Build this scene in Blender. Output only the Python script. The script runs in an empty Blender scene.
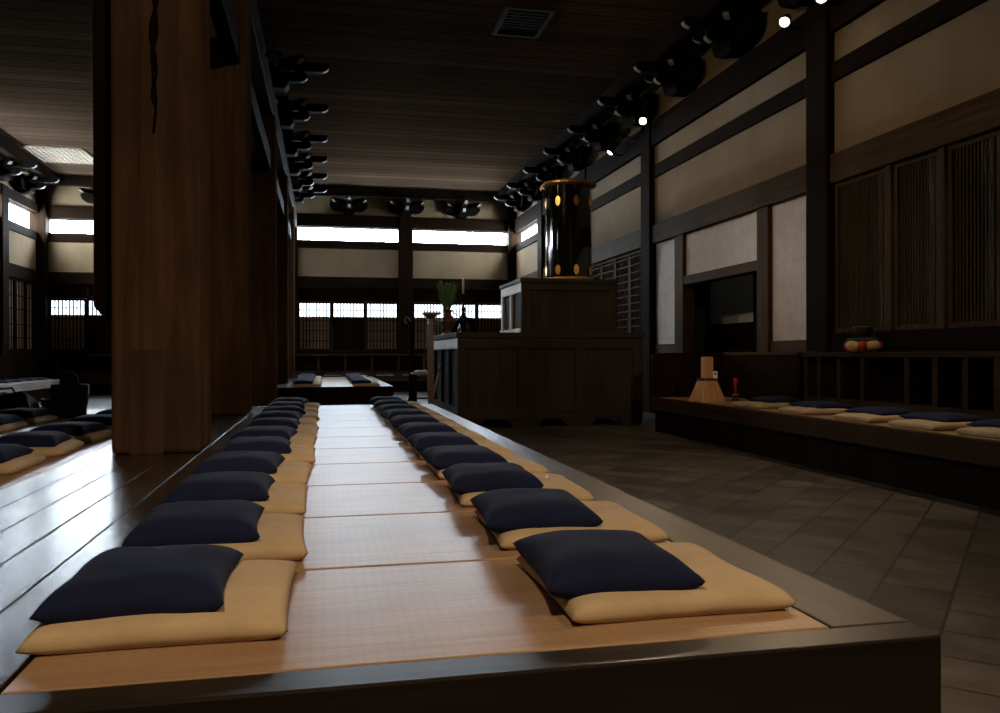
import bpy, bmesh, math, random
from mathutils import Vector, Matrix, noise
S = bpy.context.scene
COL = S.collection
random.seed(7)
PI = math.pi
P = 0.54          # height of the sitting platforms
XR, XL, YF = 6.7, -8.9, 28.7     # inner faces of the right, left and far walls
YB = -3.0
ZC = 6.86
ORD = ['first', 'second', 'third', 'fourth', 'fifth', 'sixth', 'seventh', 'eighth', 'ninth', 'tenth', 'eleventh', 'twelfth', 'thirteenth', 'fourteenth']

# ------------------------------------------------------------------ materials
def mat(name, rough=.6, spec=.5):
    m = bpy.data.materials.new(name); m.use_nodes = True
    nt = m.node_tree; b = nt.nodes['Principled BSDF']
    b.inputs['Roughness'].default_value = rough
    b.inputs['Specular IOR Level'].default_value = spec
    return m, nt, b
def coords(nt, scale=(1, 1, 1), rot=(0, 0, 0), loc=(0, 0, 0)):
    g = nt.nodes.new('ShaderNodeTexCoord')
    mp = nt.nodes.new('ShaderNodeMapping')
    mp.inputs['Scale'].default_value = scale; mp.inputs['Rotation'].default_value = rot; mp.inputs['Location'].default_value = loc
    nt.links.new(g.outputs['Object'], mp.inputs['Vector'])
    return mp.outputs['Vector']
def tex_noise(nt, vec, scale=5, detail=4, rough=.55, dist=0):
    n = nt.nodes.new('ShaderNodeTexNoise')
    n.inputs['Scale'].default_value = scale; n.inputs['Detail'].default_value = detail
    n.inputs['Roughness'].default_value = rough; n.inputs['Distortion'].default_value = dist
    nt.links.new(vec, n.inputs['Vector']); return n.outputs['Fac']
def ramp(nt, fac, stops):
    r = nt.nodes.new('ShaderNodeValToRGB'); e = r.color_ramp.elements
    while len(e) < len(stops): e.new(.5)
    for i, (p, c) in enumerate(stops):
        e[i].position = p; e[i].color = (*c, 1) if len(c) == 3 else c
    nt.links.new(fac, r.inputs['Fac']); return r.outputs['Color']
def mixc(nt, fac, a, b, mode='MIX'):
    n = nt.nodes.new('ShaderNodeMix'); n.data_type = 'RGBA'; n.blend_type = mode
    for s, v in ((n.inputs['Factor'], fac), (n.inputs['A'], a), (n.inputs['B'], b)):
        if isinstance(v, (int, float)): s.default_value = v
        elif isinstance(v, tuple): s.default_value = (*v, 1)
        else: nt.links.new(v, s)
    return n.outputs['Result']
def mathn(nt, op, a, b=None):
    n = nt.nodes.new('ShaderNodeMath'); n.operation = op
    for i, v in enumerate((a, b)):
        if v is None: continue
        if isinstance(v, (int, float)): n.inputs[i].default_value = v
        else: nt.links.new(v, n.inputs[i])
    return n.outputs[0]
def bump(nt, b, h, strength=.2, dist=.01):
    n = nt.nodes.new('ShaderNodeBump'); n.inputs['Strength'].default_value = strength; n.inputs['Distance'].default_value = dist
    nt.links.new(h, n.inputs['Height']); nt.links.new(n.outputs['Normal'], b.inputs['Normal'])
def setc(nt, b, c): nt.links.new(c, b.inputs['Base Color'])

def plain(name, c, rough=.5, metal=0, spec=.5):
    m, nt, b = mat(name, rough, spec)
    v = coords(nt); n = tex_noise(nt, v, 6, 3)
    setc(nt, b, ramp(nt, n, [(.3, tuple(x * .88 for x in c)), (.7, tuple(min(1, x * 1.1) for x in c))]))
    b.inputs['Metallic'].default_value = metal
    return m
def wood(name, dark, light, axis='Z', rough=.5, grain=1.0, bmp=.15, spec=.5):
    m, nt, b = mat(name, rough, spec)
    sc = {'X': (.35, 9, 9), 'Y': (9, .35, 9), 'Z': (9, 9, .35)}[axis]
    v = coords(nt, tuple(s * grain for s in sc))
    n = tex_noise(nt, v, 1.6, 6, .62, .6)
    v2 = coords(nt, (.7, .7, .35)); n2 = tex_noise(nt, v2, 1.4, 2)
    c = ramp(nt, n, [(.28, dark), (.72, light)])
    c = mixc(nt, ramp(nt, n2, [(.3, (.72, .72, .72)), (.7, (1.1, 1.1, 1.1))]), (0, 0, 0), c)
    setc(nt, b, c); bump(nt, b, n, bmp, .004)
    return m
def boards(name, dark, light, along, width, rough=.35, seam=.012, spec=.5, bmp=.3, wear=.0):
    """planks running along X or Y, each with its own tone, dark seams between"""
    m, nt, b = mat(name, rough, spec)
    g = nt.nodes.new('ShaderNodeTexCoord'); sp = nt.nodes.new('ShaderNodeSeparateXYZ')
    nt.links.new(g.outputs['Object'], sp.inputs[0])
    u = sp.outputs['X'] if along == 'Y' else sp.outputs['Y']
    q = mathn(nt, 'DIVIDE', u, width); fl = mathn(nt, 'FLOOR', q); fr = mathn(nt, 'FRACT', q)
    wn = nt.nodes.new('ShaderNodeTexWhiteNoise'); wn.noise_dimensions = '1D'; nt.links.new(fl, wn.inputs['W'])
    sc = (8, .3, 8) if along == 'Y' else (.12, 9, 9)
    n = tex_noise(nt, coords(nt, sc), 2, 5, .6, .5)
    c = ramp(nt, n, [(.3, dark), (.7, light)])
    tone = ramp(nt, wn.outputs['Value'], [(0, (.7, .7, .7)), (1, (1.15, 1.15, 1.15))])
    c = mixc(nt, 1.0, c, tone, 'MULTIPLY')
    s = mathn(nt, 'LESS_THAN', fr, seam / width)
    c = mixc(nt, s, c, tuple(x * .25 for x in dark))
    setc(nt, b, c)
    rr = tex_noise(nt, coords(nt, (1.2, .5, 1)), 2.2, 3)
    nt.links.new(ramp(nt, rr, [(.3, (rough * .92,) * 3), (.75, (min(1, rough * 1.1),) * 3)]), b.inputs['Roughness'])
    h = mathn(nt, 'MULTIPLY', s, -1.0)
    bump(nt, b, h, bmp, .004)
    return m
def cloth(name, c, rough=.85, sheen=.2, weave=260):
    m, nt, b = mat(name, rough, .25)
    n = tex_noise(nt, coords(nt), 5, 4); n2 = tex_noise(nt, coords(nt), weave, 2)
    setc(nt, b, ramp(nt, n, [(.3, tuple(x * .82 for x in c)), (.72, tuple(x * 1.12 for x in c))]))
    b.inputs['Sheen Weight'].default_value = sheen
    bump(nt, b, n2, .25, .002)
    return m

M = {}
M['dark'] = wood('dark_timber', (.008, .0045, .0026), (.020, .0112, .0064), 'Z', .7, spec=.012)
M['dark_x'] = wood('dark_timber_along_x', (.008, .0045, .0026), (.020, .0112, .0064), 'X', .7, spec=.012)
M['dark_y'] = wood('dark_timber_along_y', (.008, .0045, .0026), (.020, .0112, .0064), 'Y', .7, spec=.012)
M['brown'] = wood('brown_timber', (.042, .026, .015), (.095, .062, .036), 'Z', .65, spec=.02)
M['brown_y'] = wood('brown_timber_along_y', (.042, .026, .015), (.095, .062, .036), 'Y', .65, spec=.02)
M['altar'] = wood('altar_wood', (.028, .0215, .018), (.052, .041, .034), 'Z', .55, bmp=.08, spec=.03)
M['altar_x'] = wood('altar_wood_along_x', (.028, .0215, .018), (.052, .041, .034), 'X', .55, bmp=.08, spec=.03)
M['bench_y'] = wood('bench_wood_along_y', (.030, .0165, .0075), (.070, .041, .021), 'Y', .65, spec=.02)
M['bench_x'] = wood('bench_wood_along_x', (.030, .0165, .0075), (.070, .041, .021), 'X', .65, spec=.02)
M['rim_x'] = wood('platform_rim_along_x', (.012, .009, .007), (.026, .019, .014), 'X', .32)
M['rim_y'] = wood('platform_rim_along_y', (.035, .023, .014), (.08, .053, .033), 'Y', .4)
M['deck'] = wood('platform_deck', (.022, .015, .010), (.052, .034, .023), 'Y', .25, bmp=.03, spec=.5)
M['ceil'] = boards('ceiling_boards', (.056, .036, .023), (.100, .067, .045), 'X', .42, .8, .03, spec=.0)
M['lightwood'] = wood('light_wood', (.42, .21, .09), (.66, .37, .17), 'Z', .5)
M['redwood'] = wood('red_brown_wood', (.06, .025, .015), (.13, .055, .03), 'Z', .4)
M['ledge'] = wood('pale_and_lit_wood', (.46, .43, .39), (.66, .62, .57), 'Y', .35)  # paled to carry window light on the left bench front
M['altar_lit_side'] = wood('altar_side_window_light', (.46, .43, .39), (.66, .62, .57), 'Y', .55, spec=.9)  # altar wood painted pale where the windows light its left side
M['navy'] = cloth('navy_cotton', (.007, .0125, .048), .9, .0)
M['beige'] = cloth('beige_cotton', (.56, .425, .265), .88, .05)
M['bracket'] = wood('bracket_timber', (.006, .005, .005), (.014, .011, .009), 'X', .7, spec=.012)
M['black'] = plain('black_cloth', (.012, .012, .014), .8)
M['lacquer'] = plain('black_lacquer', (.004, .004, .005), .08)
M['bronze'] = plain('dark_bronze', (.10, .075, .05), .35, .8)
M['gold'] = plain('gilt_metal', (.85, .48, .16), .35, .9)
M['goldwood'] = plain('gilt_rim', (.42, .24, .08), .35, .6)
M['white'] = plain('white_paint', (.28, .27, .25), .6)
M['red'] = plain('red_cloth', (.42, .03, .02), .7)
M['cream'] = plain('cream_brocade', (.75, .50, .22), .7)
M['greencloth'] = plain('dark_green_cloth', (.012, .04, .025), .8)
M['leaf'] = plain('pine_leaf', (.12, .24, .055), .6)
M['metal'] = plain('black_metal', (.015, .015, .016), .45, .3)
M['wax'] = plain('candle_wax', (.75, .62, .42), .5)
M['paper'] = plain('white_paper', (.8, .8, .82), .7)
M['blue'] = plain('blue_print', (.05, .10, .22), .6)
M['shoji'] = plain('aged_paper_screen', (.50, .44, .38), .8)
M['wicker'] = plain('brown_wicker', (.11, .05, .03), .7)
M['backing'] = plain('board_behind_lattice', (.42, .28, .18), .8)
M['vent'] = plain('vent_metal', (.026, .021, .017), .8, spec=.05)
M['grille'] = plain('lit_toned_grille', (.55, .45, .33), .7)  # pale tone stands in for light on the ceiling hatch

def m_plaster():
    m, nt, b = mat('ochre_plaster', .9, .2)
    n = tex_noise(nt, coords(nt, (1, 1, 1)), .9, 5, .6); n2 = tex_noise(nt, coords(nt, (2.5, 2.5, .25)), 1.1, 3)
    c = ramp(nt, n, [(.25, (.20, .140, .078)), (.75, (.265, .195, .115))])
    c = mixc(nt, ramp(nt, n2, [(.45, (0, 0, 0)), (.8, (.35, .35, .35))]), c, (.17, .115, .062))
    setc(nt, b, c); bump(nt, b, tex_noise(nt, coords(nt), 60, 3), .15, .004)
    return m
M['plaster'] = m_plaster()
def m_tatami():
    m, nt, b = mat('woven_rush', .37, .5)
    g = nt.nodes.new('ShaderNodeTexCoord'); sp = nt.nodes.new('ShaderNodeSeparateXYZ')
    nt.links.new(g.outputs['Object'], sp.inputs[0])
    # ribs run along the mat's length, crossed by the hidden warp threads
    a = mathn(nt, 'ABSOLUTE', mathn(nt, 'SINE', mathn(nt, 'MULTIPLY', sp.outputs['Y'], PI / .014)))
    w = mathn(nt, 'ABSOLUTE', mathn(nt, 'SINE', mathn(nt, 'MULTIPLY', sp.outputs['X'], PI / .030)))
    h = mathn(nt, 'ADD', mathn(nt, 'MULTIPLY', a, .7), mathn(nt, 'MULTIPLY', w, .35))
    n = tex_noise(nt, coords(nt, (.8, 14, 1)), 3, 4); n2 = tex_noise(nt, coords(nt), 1.3, 3)
    c = ramp(nt, n, [(.25, (.33, .20, .115)), (.75, (.46, .30, .175))])
    c = mixc(nt, ramp(nt, h, [(.15, (.45, .45, .45)), (.6, (0, 0, 0))]), c, (.25, .13, .06))
    c = mixc(nt, 1.0, c, ramp(nt, n2, [(.3, (.86, .86, .86)), (.7, (1.06, 1.06, 1.06))]), 'MULTIPLY')
    setc(nt, b, c); bump(nt, b, h, .12, .002)
    return m
M['tatami'] = m_tatami()
def m_tiles():
    m, nt, b = mat('stone_tiles', .55, .4)
    T = .34
    v = coords(nt, (1 / T, 1 / T, 1), (0, 0, PI / 4))
    sp = nt.nodes.new('ShaderNodeSeparateXYZ'); nt.links.new(v, sp.inputs[0])
    cx, cy = mathn(nt, 'FLOOR', sp.outputs['X']), mathn(nt, 'FLOOR', sp.outputs['Y'])
    fx, fy = mathn(nt, 'FRACT', sp.outputs['X']), mathn(nt, 'FRACT', sp.outputs['Y'])
    cb = nt.nodes.new('ShaderNodeCombineXYZ'); nt.links.new(cx, cb.inputs[0]); nt.links.new(cy, cb.inputs[1])
    wn = nt.nodes.new('ShaderNodeTexWhiteNoise'); nt.links.new(cb.outputs[0], wn.inputs['Vector'])
    joint = mathn(nt, 'MAXIMUM', mathn(nt, 'LESS_THAN', fx, .045), mathn(nt, 'LESS_THAN', fy, .045))
    n = tex_noise(nt, coords(nt), 4, 6, .65)
    c = ramp(nt, n, [(.25, (.062, .054, .047)), (.75, (.135, .117, .102))])
    c = mixc(nt, 1.0, c, ramp(nt, wn.outputs['Value'], [(0, (.55, .55, .57)), (1, (1.3, 1.26, 1.2))]), 'MULTIPLY')
    c = mixc(nt, joint, c, (.014, .012, .010))
    setc(nt, b, c)
    nt.links.new(ramp(nt, n, [(.2, (.30,) * 3), (.8, (.52,) * 3)]), b.inputs['Roughness'])
    bump(nt, b, mathn(nt, 'SUBTRACT', mathn(nt, 'MULTIPLY', n, .5), joint), .45, .006)
    return m
M['tiles'] = m_tiles()
def m_column():
    m, nt, b = mat('keyaki_column', .6, 0.0)
    n = tex_noise(nt, coords(nt, (7, 7, .28)), 1.5, 7, .62, .8)
    n2 = tex_noise(nt, coords(nt, (1.2, 1.2, .5)), 1.6, 3)
    n3 = tex_noise(nt, coords(nt, (14, 14, .5)), 1.6, 3, .5, .4)
    c = ramp(nt, n, [(.28, (.048, .027, .016)), (.72, (.125, .070, .040))])
    c = mixc(nt, ramp(nt, n2, [(.40, (0, 0, 0)), (.66, (.85, .85, .85))]), c, (.040, .026, .019))
    c = mixc(nt, ramp(nt, n3, [(.66, (0, 0, 0)), (.76, (.8, .8, .8))]), c, (.025, .012, .007))
    setc(nt, b, c); bump(nt, b, n, .2, .006)
    return m
M['column'] = m_column()
def m_camo():
    m, nt, b = mat('mottled_black_cloth', .7, .3)
    n = tex_noise(nt, coords(nt), 11, 2)
    setc(nt, b, ramp(nt, n, [(.44, (.010, .011, .011)), (.56, (.055, .05, .035)), (.68, (.012, .012, .012))]))
    return m
M['camo'] = m_camo()
def emit(name, c, s):
    m = bpy.data.materials.new(name); m.use_nodes = True; nt = m.node_tree
    b = nt.nodes['Principled BSDF']; b.inputs['Emission Color'].default_value = (*c, 1); b.inputs['Emission Strength'].default_value = s
    b.inputs['Base Color'].default_value = (.8, .8, .8, 1)
    return m
def m_dimmer_pane():
    m = bpy.data.materials.new('sky_dimming_pane'); m.use_nodes = True; nt = m.node_tree; nt.nodes.clear()  # added sheet of glass, dims the sky behind the window strips
    t = nt.nodes.new('ShaderNodeBsdfTransparent'); t.inputs['Color'].default_value = (.24, .245, .25, 1)
    g = nt.nodes.new('ShaderNodeBsdfGlossy'); g.inputs['Roughness'].default_value = .05
    x = nt.nodes.new('ShaderNodeMixShader'); x.inputs[0].default_value = .03; o = nt.nodes.new('ShaderNodeOutputMaterial')
    nt.links.new(t.outputs[0], x.inputs[1]); nt.links.new(g.outputs[0], x.inputs[2]); nt.links.new(x.outputs[0], o.inputs[0])
    return m
M['pane'] = m_dimmer_pane()
def m_paper():
    m, nt, b = mat('dim_lit_paper', .9, .1); b.inputs['Base Color'].default_value = (.45, .45, .44, 1)
    t = nt.nodes.new('ShaderNodeBsdfTranslucent'); t.inputs['Color'].default_value = (.30, .30, .29, 1)
    x = nt.nodes.new('ShaderNodeMixShader'); x.inputs[0].default_value = .004
    nt.links.new(b.outputs[0], x.inputs[1]); nt.links.new(t.outputs[0], x.inputs[2]); nt.links.new(x.outputs[0], nt.nodes['Material Output'].inputs[0])
    return m
M['screenpaper'] = m_paper()
M['lamp'] = emit('lit_lamp_lens', (1, .72, .42), 30)

# ------------------------------------------------------------------ mesh helpers
class MB:
    def __init__(s): s.bm = bmesh.new()
    def box(s, x0, x1, y0, y1, z0, z1):
        v = [s.bm.verts.new(c) for c in ((x0, y0, z0), (x1, y0, z0), (x1, y1, z0), (x0, y1, z0), (x0, y0, z1), (x1, y0, z1), (x1, y1, z1), (x0, y1, z1))]
        for f in ((3, 2, 1, 0), (4, 5, 6, 7), (0, 1, 5, 4), (1, 2, 6, 5), (2, 3, 7, 6), (3, 0, 4, 7)): s.bm.faces.new([v[i] for i in f])
        return v
    def taper(s, cx, cy, z0, z1, w0, d0, w1, d1):
        v = s.box(cx - w0 / 2, cx + w0 / 2, cy - d0 / 2, cy + d0 / 2, z0, z1)
        for i, (a, b) in zip((4, 5, 6, 7), ((-1, -1), (1, -1), (1, 1), (-1, 1))): v[i].co = (cx + a * w1 / 2, cy + b * d1 / 2, z1)
    def prism(s, pts, a0, a1, f):
        """polygon pts (p,q) swept from a0 to a1; f(p,q,a) -> xyz"""
        A = [s.bm.verts.new(f(p, q, a0)) for p, q in pts]; B = [s.bm.verts.new(f(p, q, a1)) for p, q in pts]
        n = len(pts); s.bm.faces.new(A[::-1]); s.bm.faces.new(B)
        for i in range(n): s.bm.faces.new((A[i], A[(i + 1) % n], B[(i + 1) % n], B[i]))
    def lathe(s, prof, c=(0, 0, 0), n=24, a0=0.0, mtx=None):
        rings = []
        for r, z in prof:
            if r < 1e-5: ring = [s.bm.verts.new((0, 0, z))]
            else: ring = [s.bm.verts.new((r * math.cos(a0 + 2 * PI * i / n), r * math.sin(a0 + 2 * PI * i / n), z)) for i in range(n)]
            rings.append(ring)
        for A, B in zip(rings, rings[1:]):
            for i in range(n):
                j = (i + 1) % n
                if len(A) == 1 and len(B) == 1: continue
                if len(A) == 1: s.bm.faces.new((A[0], B[j], B[i]))
                elif len(B) == 1: s.bm.faces.new((A[i], A[j], B[0]))
                else: s.bm.faces.new((A[i], A[j], B[j], B[i]))
        if len(rings[0]) > 1: s.bm.faces.new(rings[0][::-1])
        if len(rings[-1]) > 1: s.bm.faces.new(rings[-1])
        vs = [v for r in rings for v in r]
        if mtx is not None: bmesh.ops.transform(s.bm, matrix=mtx, verts=vs)
        bmesh.ops.translate(s.bm, vec=Vector(c), verts=vs)
    def tube(s, path, r, n=8):
        path = [Vector(p) for p in path]; rings = []
        for i, p in enumerate(path):
            t = (path[min(i + 1, len(path) - 1)] - path[max(i - 1, 0)]).normalized()
            a = t.cross(Vector((0, 0, 1)))
            if a.length < .05: a = t.cross(Vector((0, 1, 0)))
            a.normalize(); b = t.cross(a); rr = r[i] if isinstance(r, (list, tuple)) else r
            rings.append([s.bm.verts.new(p + a * rr * math.cos(2 * PI * k / n) + b * rr * math.sin(2 * PI * k / n)) for k in range(n)])
        for A, B in zip(rings, rings[1:]):
            for i in range(n): s.bm.faces.new((A[i], A[(i + 1) % n], B[(i + 1) % n], B[i]))
        s.bm.faces.new(rings[0][::-1]); s.bm.faces.new(rings[-1])
    def build(s, name, m, parent=None, bevel=0, smooth=False, loc=None, rotz=0):
        bmesh.ops.recalc_face_normals(s.bm, faces=s.bm.faces)
        me = bpy.data.meshes.new(name); s.bm.to_mesh(me); s.bm.free()
        me.materials.append(m)
        if smooth:
            for p in me.polygons: p.use_smooth = True
        o = bpy.data.objects.new(name, me); COL.objects.link(o)
        if parent: o.parent = parent
        if loc: o.location = loc
        if rotz: o.rotation_euler.z = rotz
        if bevel:
            b = o.modifiers.new('bevel', 'BEVEL'); b.width = bevel; b.segments = 2; b.limit_method = 'ANGLE'
        return o
def box(name, m, b, parent=None, bevel=0):
    q = MB(); q.box(*b); return q.build(name, m, parent, bevel)
def tag(o, label, cat, group=None):
    o['label'] = label; o['category'] = cat
    if group: o['group'] = group
    return o
def struct(o): o['kind'] = 'structure'; return o
def thing(name, label, cat, loc=(0, 0, 0), rotz=0, group=None):
    o = bpy.data.objects.new(name, None); COL.objects.link(o); o.empty_display_size = .1
    o.location = loc; o.rotation_euler.z = rotz
    return tag(o, label, cat, group)
KIDS = {}
def kids(o): return [c for c in bpy.data.objects if c.parent == o]
def dup(root, loc, rotz, label, group=None, scale=None):
    if root.name not in KIDS:
        KIDS[root.name] = [(c, kids(c)) for c in kids(root)]
    r = root.copy(); COL.objects.link(r); r.location = loc; r.rotation_euler.z = rotz; r['label'] = label
    if group: r['group'] = group
    if scale: r.scale = scale
    for ch, gs in KIDS[root.name]:
        c = ch.copy(); COL.objects.link(c); c.parent = r
        for g in gs:
            d = g.copy(); COL.objects.link(d); d.parent = c
    return r

# ------------------------------------------------------------------ room shell
struct(box('floor', M['tiles'], (XL - .4, XR + 1.6, YB - .3, YF + .4, -.2, 0)))
struct(box('ceiling', M['ceil'], (XL - .4, XR + .4, YB - .3, YF + .4, ZC, ZC + .2)))
struct(box('wall_back', M['plaster'], (XL - .4, XR + .4, YB - .3, YB, 0, ZC)))

NW = [0]; NT = [0]; ND = [0]
def wname(): NW[0] += 1; return 'window_%d' % NW[0]
def tname(): NT[0] += 1; return 'trim_%d' % NT[0]

# a wall frame: u along the wall, d into the wall from its inner face (negative = into the room), z up
FR = {'right': lambda u, d, z: (XR + d, u, z), 'left': lambda u, d, z: (XL - d, u, z), 'far': lambda u, d, z: (u, YF + d, z)}
def wbox(q, side, u0, u1, d0, d1, z0, z1):
    a = FR[side](u0, d0, z0); b = FR[side](u1, d1, z1)
    q.box(min(a[0], b[0]), max(a[0], b[0]), min(a[1], b[1]), max(a[1], b[1]), z0, z1)
def along(side, kind='dark'): return M[kind + ('_x' if side == 'far' else '_y')]
Z_SILL, Z_LOW, Z_L5, Z_L4, Z_L3, Z_L2, Z_L1, Z_TOP = 1.22, 1.36, 3.5, 3.89, 4.86, 5.12, 5.52, 6.02
PLANES = {k: MB() for k in FR}          # plaster of each wall
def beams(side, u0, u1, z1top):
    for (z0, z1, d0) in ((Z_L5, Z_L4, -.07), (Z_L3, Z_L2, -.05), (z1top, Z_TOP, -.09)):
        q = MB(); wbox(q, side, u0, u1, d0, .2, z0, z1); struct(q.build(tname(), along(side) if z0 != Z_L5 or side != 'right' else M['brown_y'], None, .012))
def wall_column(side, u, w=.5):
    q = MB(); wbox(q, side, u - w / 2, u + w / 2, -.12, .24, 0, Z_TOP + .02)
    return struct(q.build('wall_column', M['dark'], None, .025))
def clerestory(side, u0, u1, z0, z1):
    q = MB()
    wbox(q, side, u0, u1, .02, .16, z0, z0 + .03); wbox(q, side, u0, u1, .02, .16, z1 - .03, z1)
    n = max(8, int((u1 - u0) / .12))
    for i in range(n + 1):
        u = u0 + (u1 - u0) * i / n
        wbox(q, side, u - .008, u + .008, .07, .08, z0, z1)
    struct(q.build(wname(), M['dark']))
def lattice(side, u0, u1, z0, z1, back, strip=None, gap=.085, cross=(), bw=.022, backd=.12, mfr=None, rails=(), front=False):
    """one leaf: frame, vertical bars, cross rails, boards behind except where a strip of daylight is left open"""
    m = mfr or M['dark']
    q = MB(); fw = .06
    wbox(q, side, u0, u0 + fw, 0, .07, z0, z1); wbox(q, side, u1 - fw, u1, 0, .07, z0, z1)
    wbox(q, side, u0 + fw, u1 - fw, 0, .07, z0, z0 + fw); wbox(q, side, u0 + fw, u1 - fw, 0, .07, z1 - fw, z1)
    n = max(3, int(round((u1 - u0 - 2 * fw) / gap)))
    for i in range(1, n):
        u = u0 + fw + (u1 - u0 - 2 * fw) * i / n
        wbox(q, side, u - bw / 2, u + bw / 2, .015, .04, z0 + fw, z1 - fw)
    for z in cross: wbox(q, side, u0 + fw, u1 - fw, .041 if not front else -.004, .06 if not front else .0149, z - .012, z + .012)
    for z in rails: wbox(q, side, u0 + fw, u1 - fw, .005, .065, z - .045, z + .045)
    o = struct(q.build(wname(), m))
    b = MB()
    ea, eb = u0 - .0105, u1 + .0105
    if strip:
        wbox(b, side, ea, eb, backd, backd + .03, z0, strip[0]); wbox(b, side, ea, eb, backd, backd + .03, strip[1], z1 + .0195)
        wbox(b, side, ea, u0 + .02, backd, backd + .03, strip[0], strip[1]); wbox(b, side, u1 - .02, eb, backd, backd + .03, strip[0], strip[1])
    else: wbox(b, side, ea, eb, backd, backd + .03, z0, z1)
    b.build('backing_board', back, o)
    if strip:
        g = MB(); wbox(g, side, u0 - .005, u1 + .005, backd + .031, backd + .035, strip[0] - .03, strip[1] + .03); g.build('pane', M['pane'], o)
    return o

# columns standing in the walls
YC = [1.4, 5.8, 10.08, 16.2, 20.5, 24.85]
XC = [-5.02, -1.13, 2.78]
for y in YC:
    wall_column('right', y); wall_column('left', 25.6 if y > 24 else y)
for x in XC: wall_column('far', x)
for x, s in ((XR, -1), (XL, 1)):
    q = MB(); q.box(min(x + s * .28, x - s * .2), max(x + s * .28, x - s * .2), YF - .28, YF + .2, 0, ZC)
    struct(q.build('wall_column', M['dark'], None, .02))

# beams and plaster of the three walls
for side, a, b in (('right', YB, YF), ('left', YB, YF), ('far', XL, XR)):
    wbox(PLANES[side], side, a, b, 0, .2, Z_TOP, ZC)
    wbox(PLANES[side], side, a, b, 0, .2, Z_L4, Z_L3)
    q = MB(); wbox(q, side, a, b, -.1, .2, 0, Z_SILL - .001); struct(q.build({'right': 'baseboard_right', 'left': 'baseboard_left', 'far': 'baseboard_far'}[side], along(side)))
    q = MB(); wbox(q, side, a, b, -.06, .3, Z_SILL - .001, Z_LOW); struct(q.build(tname(), along(side), None, .01)) if side != 'right' else None
    q = MB(); pin = .62
    wbox(q, side, a + (0 if side == 'far' else 0), b - (0 if side == 'far' else .9), -pin - .2, -pin, 6.53, ZC); struct(q.build(tname(), along(side), None, .015))
def bays(cs, a, b): e = [a] + list(cs) + [b]; return [(e[i] + (.25 if i else 0), e[i + 1] - (.25 if i < len(e) - 2 else .25)) for i in range(len(e) - 1)]
# far wall: daylight strips under the brackets, latticed windows below
beams('far', XL, XR, 5.60)
for (u0, u1) in bays(XC, XL + .28, XR):
    clerestory('far', u0, u1, Z_L2, 5.60)
    w = (u1 - u0) / 3
    for k in range(3):
        a, b = u0 + k * w, u0 + (k + 1) * w
        lattice('far', a + .01, b - .01, Z_LOW, 3.04, M['backing'] if k != 1 else M['dark'], (2.53, 2.98), .11, (1.7, 2.05, 2.4, 2.75), .038)
        lattice('far', a + .01, b - .01, 3.06, Z_L5, M['dark'], None, .16)
# left wall
beams('left', YB, YF, 5.72)
for (u0, u1) in bays(YC[:-1] + [25.6], YB, YF):
    if u0 > 20: clerestory('left', u0, u1, Z_L2, 5.72)
    else: wbox(PLANES['left'], 'left', u0 - .3, u1 + .3, 0, .2, Z_L2, 5.73)
    w = (u1 - u0) / 3
    for k in range(3):
        a, b = u0 + k * w, u0 + (k + 1) * w
        lattice('left', a + .01, b - .01, Z_LOW, Z_L5, M['backing'] if u0 > 24 else M['dark'], None, .1 if u0 < 24 else .42, (1.75, 2.15, 2.6, 3.0))
# right wall
beams('right', YB, YF, 5.52)
RB = bays(YC, YB, YF)
for i, (u0, u1) in enumerate(RB):
    last = i == len(RB) - 1
    if last:
        clerestory('right', u0, u1, Z_L2, 5.52)
    else: wbox(PLANES['right'], 'right', u0 - .3, u1 + .3, .0, .2, Z_L2, Z_L1)
    if i < 3:           # tall dense lattices above the long shelf
        es = [u1, 8.72, 7.85, 7.0, u0] if i == 2 else [u1, (2 * u1 + u0) / 3, (u1 + 2 * u0) / 3, u0]
        for k in range(len(es) - 1):
            if k:
                q = MB(); wbox(q, 'right', es[k] - .05, es[k] + .05, -.035, .12, 1.5, Z_L5); struct(q.build('window_post', M['brown'], None, .006))
            lattice('right', es[k + 1] + .011 + (.05 if k < len(es) - 2 else 0), es[k] - .011 - (.05 if k else 0), 1.5, Z_L5, M['dark'], None, .05, (1.9, 2.25, 2.55, 2.9, 3.2), .02, .12, M['brown'])
        q = MB(); wbox(q, 'right', u0, u1, -.05, .2, Z_SILL, 1.5); struct(q.build(tname(), M['dark_y'], None, .01))
    elif i > 3:         # square-grid lattice doors beyond the entrance
        w = (u1 - u0) / 4
        for k in range(4):
            lattice('right', u0 + k * w + .01, u0 + (k + 1) * w - .01, Z_LOW, Z_L5, M['dark'], None, .11, [1.5 + .17 * j for j in range(12)], .02, .12, M['brown'], (), True)
        q = MB(); wbox(q, 'right', u0, u1, -.06, .2, Z_SILL, Z_LOW); struct(q.build(tname(), M['dark_y'], None, .01))
# entrance bay on the right wall, between the two lit columns
u0, u1 = RB[3]; p1, p2 = (11.44, 11.78), (14.50, 14.88)
for a, b in (p1, p2):
    q = MB(); wbox(q, 'right', a, b, -.05, .2, 0, Z_L5); struct(q.build('door_post', M['brown'], None, .012))
q = MB(); wbox(q, 'right', p1[1], p2[0], -.04, .2, 2.53, 2.70); struct(q.build(tname(), M['brown_y'], None, .01))
q = MB()
for a, b, z0 in ((u0, p1[0], 1.42), (p1[1], p2[0], 2.70), (p2[1], u1, 1.42)): wbox(q, 'right', a, b, .03, .17, z0, Z_L5)
struct(q.build('wall_right_panels', M['shoji']))
q = MB()
for a, b in ((u0, p1[0]), (p2[1], u1)): wbox(q, 'right', a, b, -.01, .2, 1.22, 1.42)
struct(q.build(tname(), M['brown_y'], None, .01))
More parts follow.
